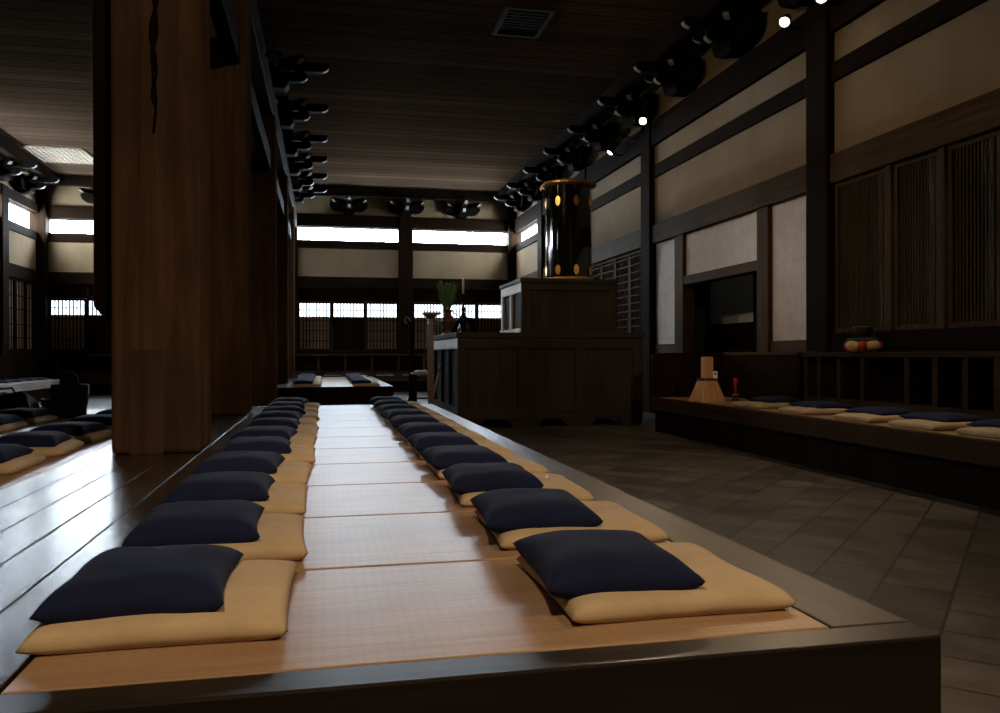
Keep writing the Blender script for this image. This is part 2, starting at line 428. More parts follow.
# dark vestibule behind the opening with sliding doors
q = MB()
X1 = XR + 1.2
q.box(XR + .2, X1 + .1, 10.5, 10.6, 0, 2.9); q.box(XR + .2, X1 + .1, 17.2, 17.3, 0, 2.9); q.box(XR + .2, X1 + .1, 10.5, 17.3, 2.9, 3.0)
struct(q.build('wall_vestibule', M['dark']))
for k, (a, b, pz, pt) in enumerate(((14.02, 16.02, 1.83, 2.74), (16.022, 17.199, 1.25, 2.2), (12.3, 14.018, 2.3, 2.74), (10.601, 12.298, 2.3, 2.74))):
    ND[0] += 1; q = MB()
    q.box(X1, X1 + .06, a, a + .1, 0, 2.899); q.box(X1, X1 + .06, b - .1, b, 0, 2.899)
    q.box(X1, X1 + .06, a + .1, b - .1, 0, pz); q.box(X1, X1 + .06, a + .1, b - .1, pt, 2.899)
    o = struct(q.build('door_%d' % ND[0], M['dark'], None, .004))
    box('paper_panel', M['screenpaper'] if k < 2 else M['dark'], (X1 + .025, X1 + .04, a + .0995, b - .0995, pz - .0005, pt + .0005), o)
for side, nm in (('right', 'wall_right'), ('left', 'wall_left'), ('far', 'wall_far')): struct(PLANES[side].build(nm, M['plaster']))

# ------------------------------------------------------------------ free-standing columns with tie beams
CX, CW = -1.135, .58
colY = [6.31, 9.95, 15.4, 20.4, 24.7]
clabels = ['thick square brown column nearest the camera with a long dark crack down its face',
           'second square wooden column of the row, lit orange, right behind the nearest column',
           'third square wooden column of the row, dark brown, ending beside the far platform',
           'fourth square wooden column from the camera in the row beside the far platform',
           'farthest slim-looking square wooden column of the row, beside the far wall windows']
for i, y in enumerate(colY):
    n = MB(); h = 5.5 - P if y < 12 else 5.5
    n.box(-CW / 2, CW / 2, -CW / 2, CW / 2, 0, h)
    o = n.build('wooden_column', M['column'], None, .03, loc=(CX, y, P if (y < 12 or y > 17.8) else 0))
    if y > 17.8:
        for v in o.data.vertices:
            if v.co.z > 1: v.co.z = 5.5 - P
    tag(o, clabels[i], 'column', 'row of columns between the sitting platforms')
    if i == 0:   # the drying crack: a jagged sliver let into the front face
        c = MB(); rnd = random.Random(3); pts = []
        zs = [2.2 + k * .085 for k in range(18)]
        L, R = [], []
        for k, z in enumerate(zs):
            cx = -.005 + .008 * math.sin(k * .7) + rnd.uniform(-.008, .008); w = .024 * math.sin(PI * (k + .5) / 18) ** .6 * rnd.uniform(.5, 1.5)
            L.append((cx - w, z)); R.append((cx + w, z))
        for k in range(17):
            c.prism([L[k], R[k], R[k + 1], L[k + 1]], -CW / 2 - .003, -CW / 2 + .02, lambda p, q_, a: (p, a, q_))
        c.build('drying_crack', M['bracket'], o)
        w = MB(); w.box(-.165, .045, -CW / 2 - .004, -CW / 2 + .02, .0, .72); w.build('patch_board', wood('darker_patch_wood', (.030, .016, .010), (.075, .036, .018), 'Z', .5, spec=.3), o, .003)
# long header beam over the row and ties between the columns
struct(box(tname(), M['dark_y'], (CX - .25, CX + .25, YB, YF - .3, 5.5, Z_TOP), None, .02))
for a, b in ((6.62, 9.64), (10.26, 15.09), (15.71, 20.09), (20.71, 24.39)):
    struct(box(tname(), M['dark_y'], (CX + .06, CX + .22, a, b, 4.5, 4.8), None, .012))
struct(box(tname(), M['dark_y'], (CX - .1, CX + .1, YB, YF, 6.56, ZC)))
# dark board hanging on the left side of the nearest column
t = thing('hanging_board', 'tall dark board hanging along the left side of the nearest column', 'board', (CX - CW / 2 - .07, 6.3, 1.40))
q = MB(); q.prism([(-.066, .16), (.066, 0), (.066, 4.1), (-.066, 4.1)], -.16, .16, lambda p, r, a: (p, a, r)); q.build('board', M['dark'], t, .006)
q = MB(); q.tube([(0, 0, 4.05), (0, 0, 4.13)], .012); q.build('hook', M['metal'], t)

# ------------------------------------------------------------------ roof brackets
def arm_prof(L, h, back=0):
    c = [(back, h), (back, 0)]
    cur = []
    for k in range(7):
        a = PI / 2 * k / 6; cur.append((L - .22 + .22 * math.sin(a), .62 * h * (1 - math.cos(a))))
    return c + cur + [(L, h)], cur + [(L, h)]
def make_bracket():
    t = thing('roof_bracket', '', 'bracket')
    q = MB(); q.taper(0, .21, .0, .1, .28, .28, .42, .42); q.box(-.21, .21, 0, .42, .1, .2); q.build('base_block', M['bracket'], t, .008)
    # boat-shaped arm along the wall
    q = MB(); pr = []
    for k in range(7): a = PI / 2 * k / 6; pr.append((.36 + .28 * math.sin(a), .12 + .36 * (1 - math.cos(a))))
    pts = pr + [(.64, .50), (-.64, .50)] + [(-p, r) for p, r in pr[::-1]]
    q.prism(pts, .12, .30, lambda p, r, a: (p, a, r)); q.build('wall_arm', M['bracket'], t, .006)
    for k in range(3):
        q = MB(); x = (k - 1) * .5
        q.taper(x, .21, .50, .57, .16, .16, .24, .24); q.box(x - .12, x + .12, .09, .33, .57, .68); q.build('bearing_block', M['bracket'], t, .005)
    def arm(L, z0, h, rot, w):
        q = MB(); pts, tip = arm_prof(L, h)
        q.prism(pts, -w / 2, w / 2, lambda p, r, a: (a, p, r))
        o = q.build('projecting_arm' if rot == 0 else 'diagonal_arm', M['bracket'], t, .005); o.location = (0, .12, z0); o.rotation_euler.z = rot
        s = MB(); tt = tip[2:7]
        out = [(p + .012, r - .006) for p, r in tt]
        s.prism(tt + out[::-1], -.045, .045, lambda p, r, a: (a, p, r)); s.build('painted_tip', M['white'], o)
    arm(.62, .22, .24, 0, .17); arm(1.0, .50, .24, 0, .17)
    arm(.78, .48, .2, PI / 4, .13); arm(.78, .48, .2, -PI / 4, .13)
    q = MB(); q.taper(0, .62, .46, .53, .16, .16, .24, .24); q.box(-.12, .12, .50, .74, .53, .60); q.build('bearing_block', M['bracket'], t, .005)
    return t
br0 = make_bracket()
br0.scale = (1, 1, .70)
first = [True]
def bracket(x, y, rot, label, group):
    if first[0]:
        first[0] = False; br0.location = (x, y, Z_TOP); br0.rotation_euler.z = rot; br0['label'] = label; br0['group'] = group; return
    dup(br0, (x, y, Z_TOP), rot, label, group)
ys = [10.08, 12.1, 14.15, 16.2, 18.35, 20.5, 22.7, 24.85, 26.8]
for i, y in enumerate(ys):
    bracket(XR - .02, y, PI / 2, '%s dark carved roof bracket from the camera along the top of the right wall' % ORD[i], 'roof brackets on the right wall')
ys = [15.4, 17.9, 20.4, 22.55, 24.7, 26.7]
for i, y in enumerate(ys):
    bracket(CX + .10, y, -PI / 2, '%s dark roof bracket from the camera above the row of columns, white-tipped arms' % ORD[i], 'roof brackets over the column row')
for x, l in ((.83, 'dark roof bracket with white tips on the far wall left of the middle post'), (2.78, 'dark roof bracket with white tips right above the middle post of the far wall'),
             (4.75, 'dark roof bracket with white tips on the far wall right of the middle post'), (-6.96, 'dark roof bracket on the far wall seen at the left of the nearest column')):
    bracket(x, YF + .02, PI, l, 'roof brackets on the far wall')
for y, l in ((26.8, 'dark white-tipped roof bracket on the left wall, the one nearer the far corner'), (24.85, 'dark white-tipped roof bracket on the left wall, at the left edge of the photo')):
    bracket(XL + .02, y, -PI / 2, l, 'roof brackets on the left wall')

# ceiling hatch and grille
t = thing('ceiling_vent', 'small dark square vent in the ceiling above the stone aisle', 'vent', (3.3, 13.5, ZC))
q = MB()
q.box(-.42, .42, -.6, -.52, -.05, 0); q.box(-.42, .42, .52, .6, -.05, 0); q.box(-.42, -.34, -.52, .52, -.05, 0); q.box(.34, .42, -.52, .52, -.05, 0); q.build('frame', M['vent'], t, .004)
q = MB()
for k in range(9): q.box(-.34, .34, -.5 + k * .118, -.46 + k * .118, -.03, -.005)
q.build('louvres', M['vent'], t)
t = thing('ceiling_grille', 'square wooden grille in the ceiling, paled as if lit, left of the nearest column', 'grille', (-7.15, 25.1, ZC))
q = MB()
for k in range(12): q.box(-.75 + k * .13, -.72 + k * .13, -.9, .9, -.05, 0)
for k in range(9): q.box(-.75, .71, -.9 + k * .22, -.87 + k * .22, -.045, -.01)
q.build('bars', M['grille'], t); box('panel', M['grille'], (-.75, .71, -.9, .9, -.008, -.001), t)

# ------------------------------------------------------------------ platforms
MT = .055
def platform(name, label, y0, y1, rim):
    xr, xl = 1.455, -3.70
    t = thing(name, label, 'platform', (CX, y0, 0))
    def bx(nm, m, b, bev=.006): return box(nm, m, (b[0] - CX, b[1] - CX, b[2] - y0, b[3] - y0, b[4], b[5]), t, bev)
    bx('base', M['dark_x'], (xl + .03, xr - .03, y0 + .03, y1 - .03, 0, P - MT - .02), 0)
    q = MB()
    for k in range(5):
        a = -1.598 + k * .1905; q.box(a - CX, a + .1855 - CX, .115, y1 - .11 - y0, P - .0799, P)
    q.build('deck', M['deck'], t, .003)
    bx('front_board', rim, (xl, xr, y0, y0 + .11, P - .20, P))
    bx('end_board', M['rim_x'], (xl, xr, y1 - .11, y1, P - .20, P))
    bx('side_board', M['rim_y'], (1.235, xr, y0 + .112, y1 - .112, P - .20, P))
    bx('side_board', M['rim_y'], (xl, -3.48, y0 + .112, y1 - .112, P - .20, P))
    return t
platform('sitting_platform', 'long low dark wooden sitting platform in the foreground under two rows of cushions', 1.71, 11.30, M['rim_x'])
platform('sitting_platform', 'far sitting platform with a dark front behind the end of the foreground one', 17.7, 25.75, M['dark_x'])
def mat_mesh(w, d):
    q = MB(); q.box(-w / 2, w / 2, -d / 2, d / 2, 0, MT - .001); return q
matproto = {}
def tatami(x0, x1, y0, y1, z, label, group):
    k = (round(x1 - x0, 3), round(y1 - y0, 3))
    if k not in matproto:
        q = mat_mesh(x1 - x0 - .006, y1 - y0 - .014); o = q.build('tatami_mat', M['tatami'], None, .006)
        matproto[k] = o
    else:
        o = matproto[k].copy(); COL.objects.link(o)
    o.location = ((x0 + x1) / 2, (y0 + y1) / 2, z)
    tag(o, label, 'tatami mat', group)
zt = P - MT
for i in range(11):
    y0 = 1.82 + .8518 * i; y1 = y0 + .8518
    tatami(-.645, 1.235, y0, y1, zt, 'tan tatami mat lying %s from the front of the foreground platform' % ORD[i] if i else 'tan tatami mat at the very front of the foreground platform', 'tatami mats of the foreground platform')
for i in range(11):
    y0 = 1.82 + .8518 * i; y1 = y0 + .8518
    tatami(-3.48, -1.60, y0, y1, zt, '%s tatami mat from the front on the left strip beyond the wooden walkway' % ORD[i], 'tatami mats of the left strip')
for i in range(9):
    y0 = 17.81 + .87 * i; y1 = y0 + .87
    tatami(-.645, 1.235, y0, y1, zt, '%s tatami mat from the front of the far platform, white with glare' % ORD[i], 'tatami mats of the far platform')

# ------------------------------------------------------------------ cushions
def pillow(w, d, h, seed, pin, flat, wr, n=30, pw=4.0):
    bm = bmesh.new(); rnd = random.Random(seed); off = Vector((rnd.uniform(0, 50), rnd.uniform(0, 50), 0))
    top, bot = {}, {}
    zs = h * .36
    for i in range(n + 1):
        for j in range(n + 1):
            u = -math.cos(PI * i / n) * .5 + (2 * i / n - 1) * .5; v = -math.cos(PI * j / n) * .5 + (2 * j / n - 1) * .5
            x = w / 2 * u * (1 - pin * (1 - v ** 2) * abs(u) ** 3); y = d / 2 * v * (1 - pin * (1 - u ** 2) * abs(v) ** 3)
            f = max(0, (1 - abs(u) ** pw) * (1 - abs(v) ** pw)); f = f ** flat
            nz = noise.noise(Vector((x * 6, y * 6, 0)) + off) * wr * f + noise.noise(Vector((x * 15, y * 4, 3)) + off) * wr * .4 * f
            e = (1 - f) * noise.noise(Vector((u * 2, v * 2, 7)) + off) * .012
            z1 = zs + (h - zs) * f + nz + e
            g = min(1, f * 1.7); z0 = zs * (1 - g) + e * (1 - g)
            edge = i in (0, n) or j in (0, n)
            top[i, j] = bm.verts.new((x, y, z1 if not edge else zs + e))
            bot[i, j] = top[i, j] if edge else bm.verts.new((x, y, max(0, z0)))
    for i in range(n):
        for j in range(n):
            bm.faces.new((top[i, j], top[i + 1, j], top[i + 1, j + 1], top[i, j + 1]))
            q = [bot[i, j], bot[i, j + 1], bot[i + 1, j + 1], bot[i + 1, j]]
            if len(set(q)) == 4:
                try: bm.faces.new(q)
                except ValueError: pass
    me = bpy.data.meshes.new('cushion'); bm.to_mesh(me); bm.free()
    for p in me.polygons: p.use_smooth = True
    return me
NAVY = []; BEIGE = []; THIN = []
for s in range(4):
    m = pillow(.425, .53, .098, s, .09, .50, .008, pw=4.2); m.materials.append(M['navy']); NAVY.append(m)
    m = pillow(.59, .62, .066, 10 + s, .035, .42, .006, pw=7); m.materials.append(M['beige']); BEIGE.append(m)
for s in range(2):
    m = pillow(.50, .56, .085, 20 + s, .06, .6, .008, pw=3.4); m.materials.append(M['navy']); THIN.append(m)
def put(name, me, loc, rz, label, cat, group, sc=(1, 1, 1)):
    o = bpy.data.objects.new(name, me); COL.objects.link(o); o.location = loc; o.rotation_euler.z = rz; o.scale = sc
    return tag(o, label, cat, group)
PAD = .044
rnd = random.Random(11)
def seat(x, y, dx, i, lab_n, lab_b, gn, gb, z=P, rot=None, thin=False, navy=True, dy=0.0, nsc=(1, 1, 1), bsc=(1, 1, 1)):
    r = rnd.uniform(-.05, .05) if rot is None else rot
    put('floor_mat', BEIGE[i % 4], (x, y, z), r, lab_b, 'floor cushion', gb, bsc)
    if navy:
        put('square_cushion', (THIN if thin else NAVY)[i % (2 if thin else 4)], (x + dx, y + dy, z + PAD), r + rnd.uniform(-.06, .06), lab_n, 'cushion', gn, nsc)
LY = [2.32, 3.06, 3.84, 4.66, 5.52, 6.36, 7.24, 8.08, 8.92, 9.78, 10.66]
LX = [-.38, -.36, -.37, -.37, -.35, -.36, -.35, -.36, -.35, -.36, -.35]
for i in range(11):
    w = 'nearest the camera' if i == 0 else ('%s from the camera' % ORD[i] if i < 10 else 'farthest from the camera')
    seat(LX[i], LY[i], -.07, i, 'navy square cushion in the left row of the foreground platform, %s' % w, 'beige flat cushion in the left row of the foreground platform, %s' % w,
         'navy cushions in the left row', 'beige flat cushions in the left row')
RY = [2.30, 3.10, 3.92, 4.74, 5.60, 6.45, 7.30, 8.15, 9.0, 9.85, 10.7]
for i in range(11):
    w = 'nearest the camera' if i == 0 else ('%s from the camera' % ORD[i] if i < 10 else 'farthest from the camera')
    seat(.91, RY[i] - .04, -.13, i + 2, 'navy square cushion in the right row of the foreground platform, %s' % w, 'beige flat cushion in the right row of the foreground platform, %s' % w,
         'navy cushions in the right row', 'beige flat cushions in the right row', bsc=(1.05, 1, 1))
# left strip, beyond the walkway
for i in range(6):
    y = 4.56 + .86 * i
    w = ['leftmost in the photo', 'second from the left edge', 'third from the left edge', 'beside the nearest column', 'fifth in line', 'sixth in line'][i]
    seat(-2.02, y, .02, i, 'navy square cushion on the left strip along the walkway, %s' % w, 'beige flat cushion on the left strip along the walkway, %s' % w,
         'navy cushions along the walkway', 'beige flat cushions along the walkway')
for i in range(3):
    y = 7.42 + .86 * i
    w = ['nearest the camera', 'second from the camera', 'right in front of the mottled tote bag'][i]
    seat(-3.05, y, .05, i + 1, 'navy square cushion in the outer left row, %s' % w, 'beige flat cushion in the outer left row, %s' % w,
         'navy cushions in the outer left row', 'beige flat cushions in the outer left row')
# far platform
for i in range(8):
    y = 18.25 + .87 * i
    for sx, sn in ((-.36, 'left'), (.90, 'right')):
        w = 'at its front end' if i == 0 else '%s from its front end' % ORD[i]
        seat(sx, y, -.1, i, 'navy square cushion in the %s row of the far platform, %s' % (sn, w), 'beige flat cushion in the %s row of the far platform, %s' % (sn, w),
             'navy cushions of the far platform', 'beige flat cushions of the far platform')

# ------------------------------------------------------------------ benches along the walls
def bench(side, label, u0, u1, depth, apron_m, slab_m):
    """side right/left run along Y, far runs along X"""
    t = thing('wall_bench', label, 'bench')
    def wb(nm, m, a, b, d0, d1, z0, z1, bev=.008):
        q = MB(); wbox(q, side, a, b, d0, d1, z0, z1); return q.build(nm, m, t, bev)
    wb('base', M['dark'], u0 + .04, u1 - .04, -depth + .06, -.102, 0, P - .20, 0)
    wb('top_board', slab_m, u0, u1, -depth + .115, -.102, P - .20, P - MT - .001, 0)
    wb('front_rail', apron_m, u0, u1, -depth, -depth + .11, P - .20, P)
    return t
bench('right', 'long dark wooden sitting bench along the right wall under the cubby shelf', 1.5, 12.2, 1.65, M['bench_y'], M['bench_y'])
bench('far', 'dark wooden sitting bench along the far wall under the latticed windows', -8.5, 6.3, 1.65, M['bench_x'], M['bench_x'])
bench('left', 'left wall bench, front paled for window light, at the left edge of the photo', 15.0, 25.3, 1.65, M['ledge'], M['ledge'])
bx0 = XR - 1.65 + .118
i = 0; y = 12.18
while y - .86 > 2.5:
    tatami(bx0, XR - .42, y - .86, y, P - MT, '%s tan mat from the far end of the right wall bench' % ORD[i], 'mats on the right wall bench'); y -= .86; i += 1
for i, y in enumerate((9.55, 8.45, 7.38, 6.52, 5.66, 4.8)):
    w = ['beside the wooden block', 'second from its far end', 'third from its far end', 'fourth from its far end', 'fifth from its far end', 'the one nearest the camera'][i]
    seat(bx0 + .33, y, .17 if i else .22, i, 'flattened navy cushion on the right wall bench, %s' % w, 'beige flat cushion on the right wall bench, %s' % w,
         'navy cushions on the right bench', 'beige flat cushions on the right bench', thin=True, dy=.12, nsc=(1, 1.15, 1))
for i in range(9):
    x = -.6 + .86 * i
    if x > 5.6: break
    seat(x, YF - 1.65 + .45, 0, i, 'navy cushion on the far wall bench, %s from the column row' % ORD[i], 'beige flat cushion on far wall bench, %s from column row' % ORD[i],
         'navy cushions on the far bench', 'beige flat cushions on the far bench', z=P - MT, dy=.2, thin=True)
for i in range(6):
    y = 20.6 + .86 * i
    seat(XL + 1.65 - .42, y, -.1, i, 'navy cushion on the left wall bench, %s from the left edge' % ORD[i], 'beige flat cushion on the left wall bench, %s from the left edge' % ORD[i],
         'navy cushions on the left bench', 'beige flat cushions on the left bench', z=P - MT, thin=True)

def cubby(side, label, u0, u1, n, extra=()):
    t = thing('cubby_shelf', label, 'shelf')
    d = .30 + .102
    def wb(nm, m, a, b, d0, d1, z0, z1, bev=.005):
        q = MB(); wbox(q, side, a, b, d0, d1, z0, z1); return q.build(nm, m, t, bev)
    z0 = P - MT
    wb('top_board', along(side, 'bench') if side != 'left' else M['dark_y'], u0, u1, -d - .02, -.102, 1.18, 1.242)
    wb('bottom_board', along(side, 'bench') if side != 'left' else M['dark_y'], u0, u1, -d, -.102, z0 + .001, .66)
    wb('back_board', M['dark'], u0, u1, -.122, -.104, .66, 1.18, 0)
    us = list(extra) or [u0 + (u1 - u0) * k / n for k in range(n + 1)]
    for u in us: wb('divider', along(side, 'bench'), u - .04, u + .04, -d + .01, -.123, .66, 1.18)
    return t
cubby('right', 'long dark shelf of square cubbyholes at the back of the right wall bench', 2.0, 9.95, 0,
      [9.9, 9.6, 9.18, 8.72, 7.95, 7.52, 7.1, 6.7, 6.28, 5.86, 5.44, 5.0, 4.3, 3.6, 2.9, 2.05])
cubby('far', 'dark shelf of cubbyholes under the latticed windows of the far wall', XL + .6, XR - .6, 16)
# low screen closing the end of the right bench, with a rounded upper corner
t = thing('bench_screen', 'low dark wooden screen with a rounded corner closing the far end of the right bench', 'screen')
q = MB(); r = .16; pts = [(XR - 1.65, P)] + [(XR - 1.65 + r - r * math.cos(a), 1.24 - r + r * math.sin(a)) for a in [PI / 2 * k / 6 for k in range(7)]] + [(XR - .13, 1.24), (XR - .13, P)]
q.prism(pts, 12.1, 12.16, lambda p, z, a: (p, a, z)); q.build('end_board', M['dark'], t, .006)
q = MB(); q.box(XR - .44, XR - .40, 9.97, 12.09, P, 1.20); q.build('back_board', M['dark'], t, .004)
q = MB(); q.box(XR - .46, XR - .13, 9.97, 12.09, 1.201, 1.25); q.build('cap', M['bench_y'], t, .006)

# things on the right bench
t = thing('wooden_block', 'tan wooden trapezoid block with an upright handle at the far end of the right bench', 'block', (5.35, 10.85, P), .25)
q = MB(); q.taper(0, 0, 0, .30, .44, .30, .22, .18); q.build('body', M['lightwood'], t, .008)
q = MB(); q.box(-.075, .075, -.05, .05, .335, .64); q.build('handle', M['lightwood'], t, .012)
q = MB(); q.box(-.118, .118, -.095, .095, .301, .334); q.build('collar', M['redwood'], t, .006)
t = thing('paper_tag', 'small white paper tag with a blue mark beside the handle of the wooden block', 'tag', (5.45, 10.80, P + .335))
q = MB(); q.box(-.035, .035, 0, .006, .0, .10); q.build('card', M['paper'], t); q = MB(); q.box(-.018, .018, -.0015, -.0002, .05, .08); q.build('printed_mark', M['blue'], t)
t = thing('red_candle', 'small red candle on a short stand right of the wooden block', 'candle', (5.86, 10.98, P))
q = MB(); q.lathe([(.0, 0), (.05, 0), (.055, .015), (.03, .04), (.022, .06), (.045, .07), (.045, .08), (0, .08)], n=16); q.build('stand', M['metal'], t, smooth=True)
q = MB(); q.lathe([(.045, .081), (.047, .095), (.02, .10), (0, .10)], n=16); q.build('drip_ring', M['white'], t, smooth=True)
q = MB(); q.lathe([(.014, .101), (.018, .22), (.034, .30), (.028, .325), (0, .33)], n=14); q.build('wax', M['red'], t, smooth=True)
# singing bowl on a red and cream cushion, on the shelf
t = thing('singing_bowl', 'bronze bowl bell on a cream and red ring cushion on the cubby shelf', 'bell', (XR - .33, 8.78, 1.242))
for k in range(8):
    q = MB(); pth = []; rr = []
    a0 = math.radians(219 + 90 * (k // 2)) + (math.radians(26) if k % 2 else 0); a1 = a0 + math.radians(64 if k % 2 else 26)
    for j in range(9):
        a = a0 + (a1 - a0) * j / 8; pth.append((.145 * math.cos(a), .145 * math.sin(a), .075)); rr.append(.052 + .022 * math.sin(PI * j / 8))
    q.tube(pth, rr, 14); q.build('cushion_gore', M['cream'] if k % 2 else M['red'], t, smooth=True)
q = MB(); q.lathe([(.0, .09), (.15, .10), (.19, .135), (.17, .165), (.10, .17), (0, .17)], n=28); q.build('green_pad', M['greencloth'], t, smooth=True)
q = MB(); q.lathe([(.03, .171), (.075, .19), (.105, .23), (.115, .29), (.118, .31), (.11, .31), (.10, .24), (.06, .20), (0, .195)], n=28); q.build('bowl', M['bronze'], t, smooth=True)

# ------------------------------------------------------------------ altar
t = thing('altar_table', 'large dark panelled wooden altar block standing on the stone floor', 'altar', (3.75, 14.85, 0))
W, D, HT = 3.22, 3.1, 1.585
x0, x1, yf, yb = -W / 2, W / 2, -D / 2, D / 2
box('core', M['altar'], (x0 + .05, x1 - .05, yf + .05, yb - .05, .12, HT - .09), t)
box('top_board', M['altar_x'], (x0 - .03, x1 + .03, yf - .03, yb + .03, HT - .088, HT), t, .01)
box('upper_rail', M['altar_x'], (x0, x1, yf, yf + .045, HT - .27, HT - .09), t, .006)
box('lower_rail', M['altar_x'], (x0, x1, yf, yf + .045, .14, .34), t, .006)
for k in range(4):
    c = x0 + .09 + (W - .18) * k / 3
    box('front_stile', M['altar'], (c - .09, c + .09, yf, yf + .045, .341, HT - .271), t, .006)
box('side_upper_rail', M['altar_lit_side'], (x0, x0 + .045, yf + .05, yb, HT - .27, HT - .09), t, .006)
box('side_lower_rail', M['altar'], (x0, x0 + .045, yf + .05, yb, .14, .34), t, .006)
for k in range(4):
    c = yf + .14 + (D - .24) * k / 3
    box('side_stile', M['altar'], (x0, x0 + .045, c - .08, c + .08, .341, HT - .271), t, .006)
for k in range(4):     # scalloped foot skirt with three arches
    c = x0 + .2 + (W - .4) * k / 3; q = MB()
    hw = .2 if k in (0, 3) else .26
    pts = [(c - hw - .06, .138), (c - hw, .07), (c - hw + .05, .0), (c + hw - .05, 0), (c + hw, .07), (c + hw + .06, .138)]
    pts = [(min(max(p, x0), x1), z) for p, z in pts]
    q.prism(pts, yf + .003, yf + .09, lambda p, z, a: (p, a, z)); q.build('foot', M['altar_x'], t, .004)
box('back_foot', M['altar_x'], (x0 + .05, x1 - .05, yb - .12, yb - .05, 0, .119), t)
# upper box
ux0, ux1, uy0, uy1, uz = 3.41, 5.19, 14.1, 15.82, 2.57
t = thing('altar_box', 'smaller panelled wooden box stacked on top of the large altar block', 'altar', ((ux0 + ux1) / 2, (uy0 + uy1) / 2, HT))
w, d, h = (ux1 - ux0) / 2, (uy1 - uy0) / 2, uz - HT
box('core', M['altar'], (-w + .05, w - .05, -d + .05, d - .05, .0, h - .07), t)
box('top_board', M['altar_x'], (-w - .03, w + .03, -d - .03, d + .03, h - .069, h), t, .008)
box('front_rail', M['altar_x'], (-w, w, -d, -d + .045, h - .2, h - .07), t, .005)
box('plinth', M['altar_x'], (-w, w, -d, -d + .045, .0, .12), t, .005)
for k in range(3):
    c = -w + .08 + (2 * w - .16) * k / 2; box('front_stile', M['altar'], (c - .08, c + .08, -d, -d + .045, .121, h - .201), t, .005)
box('side_rail', M['altar_lit_side'], (-w, -w + .045, -d + .05, d, h - .24, h - .07), t, .005)
box('side_plinth', M['altar_lit_side'], (-w - .02, -w + .045, -d + .05, d, 0, .10), t, .005)
for k in range(3):
    c = -d + .13 + (2 * d - .2) * k / 2; box('side_stile', M['altar_lit_side'] if k else M['altar'], (-w, -w + .045, c - .07, c + .07, .101, h - .241), t, .005)
# lacquer shrine
t = thing('lacquer_shrine', 'tall round black lacquer shrine cabinet with gold hinges on top of the altar box', 'shrine', (4.55, 14.98, uz))
R, HH = .43, 1.86
ang0 = math.atan2(-14.98, -4.55)            # towards the aisle
va = [ang0 + math.radians(a) for a in (-72, -27, 18, 63, 108, 153, 198, 243)]
q = MB(); q.lathe([(0, 0), (.50, 0), (.50, .05), (.46, .07), (.46, .09), (0, .09)], n=40); q.build('foot_ring', M['goldwood'], t, .004)
ring = [(R * math.cos(a), R * math.sin(a)) for a in va]
for k in range(8):
    a, b = va[k], va[(k + 1) % 8] if k < 7 else va[0] + 2 * PI
    q = MB(); pts = []
    for j in range(6):
        c = a + .03 + (b - a - .06) * j / 5; pts.append((R * math.cos(c), R * math.sin(c)))
    for j in range(6):
        c = b - .03 - (b - a - .06) * j / 5; pts.append(((R - .04) * math.cos(c), (R - .04) * math.sin(c)))
    q.prism(pts, .09, HH - .06, lambda p, r_, z: (p, r_, z)); q.build('door_leaf', M['lacquer'], t, .004)
    q = MB(); q.prism([((R + .012) * math.cos(a - .035), (R + .012) * math.sin(a - .035)), ((R + .012) * math.cos(a + .035), (R + .012) * math.sin(a + .035)), ((R - .03) * math.cos(a + .02), (R - .03) * math.sin(a + .02)), ((R - .03) * math.cos(a - .02), (R - .03) * math.sin(a - .02))],
                      .09, HH - .06, lambda p, r_, z: (p, r_, z)); q.build('corner_post', M['lacquer'], t, .003)
    for z in (.22, HH - .36):
        q = MB(); mt = Matrix.Rotation(a, 4, 'Z') @ Matrix.Translation((R + .012, 0, z)) @ Matrix.Rotation(PI / 2, 4, 'Y')
        q.lathe([(.0, .0), (.085, 0), (.085, .012), (0, .014)], n=8, a0=PI / 8, mtx=mt @ Matrix.Scale(.62, 4, (0, 1, 0)) @ Matrix.Scale(1.15, 4, (1, 0, 0))); q.build('gold_hinge', M['gold'], t)
q = MB(); q.lathe([(0, HH - .06), (.47, HH - .06), (.52, HH - .03), (.52, HH + .0), (.49, HH + .03), (0, HH + .05)], n=40); q.build('cornice', M['goldwood'], t, .003)
for k in (0, 1, 2):
    a = va[0] - .2 + k * .22; q = MB(); q.tube([(.525 * math.cos(a), .525 * math.sin(a), HH - .02), (.54 * math.cos(a), .54 * math.sin(a), HH - .07), (.53 * math.cos(a), .53 * math.sin(a), HH - .13)], [.012, .02, .006]); q.build('hanging_ornament', M['gold'], t, smooth=True)

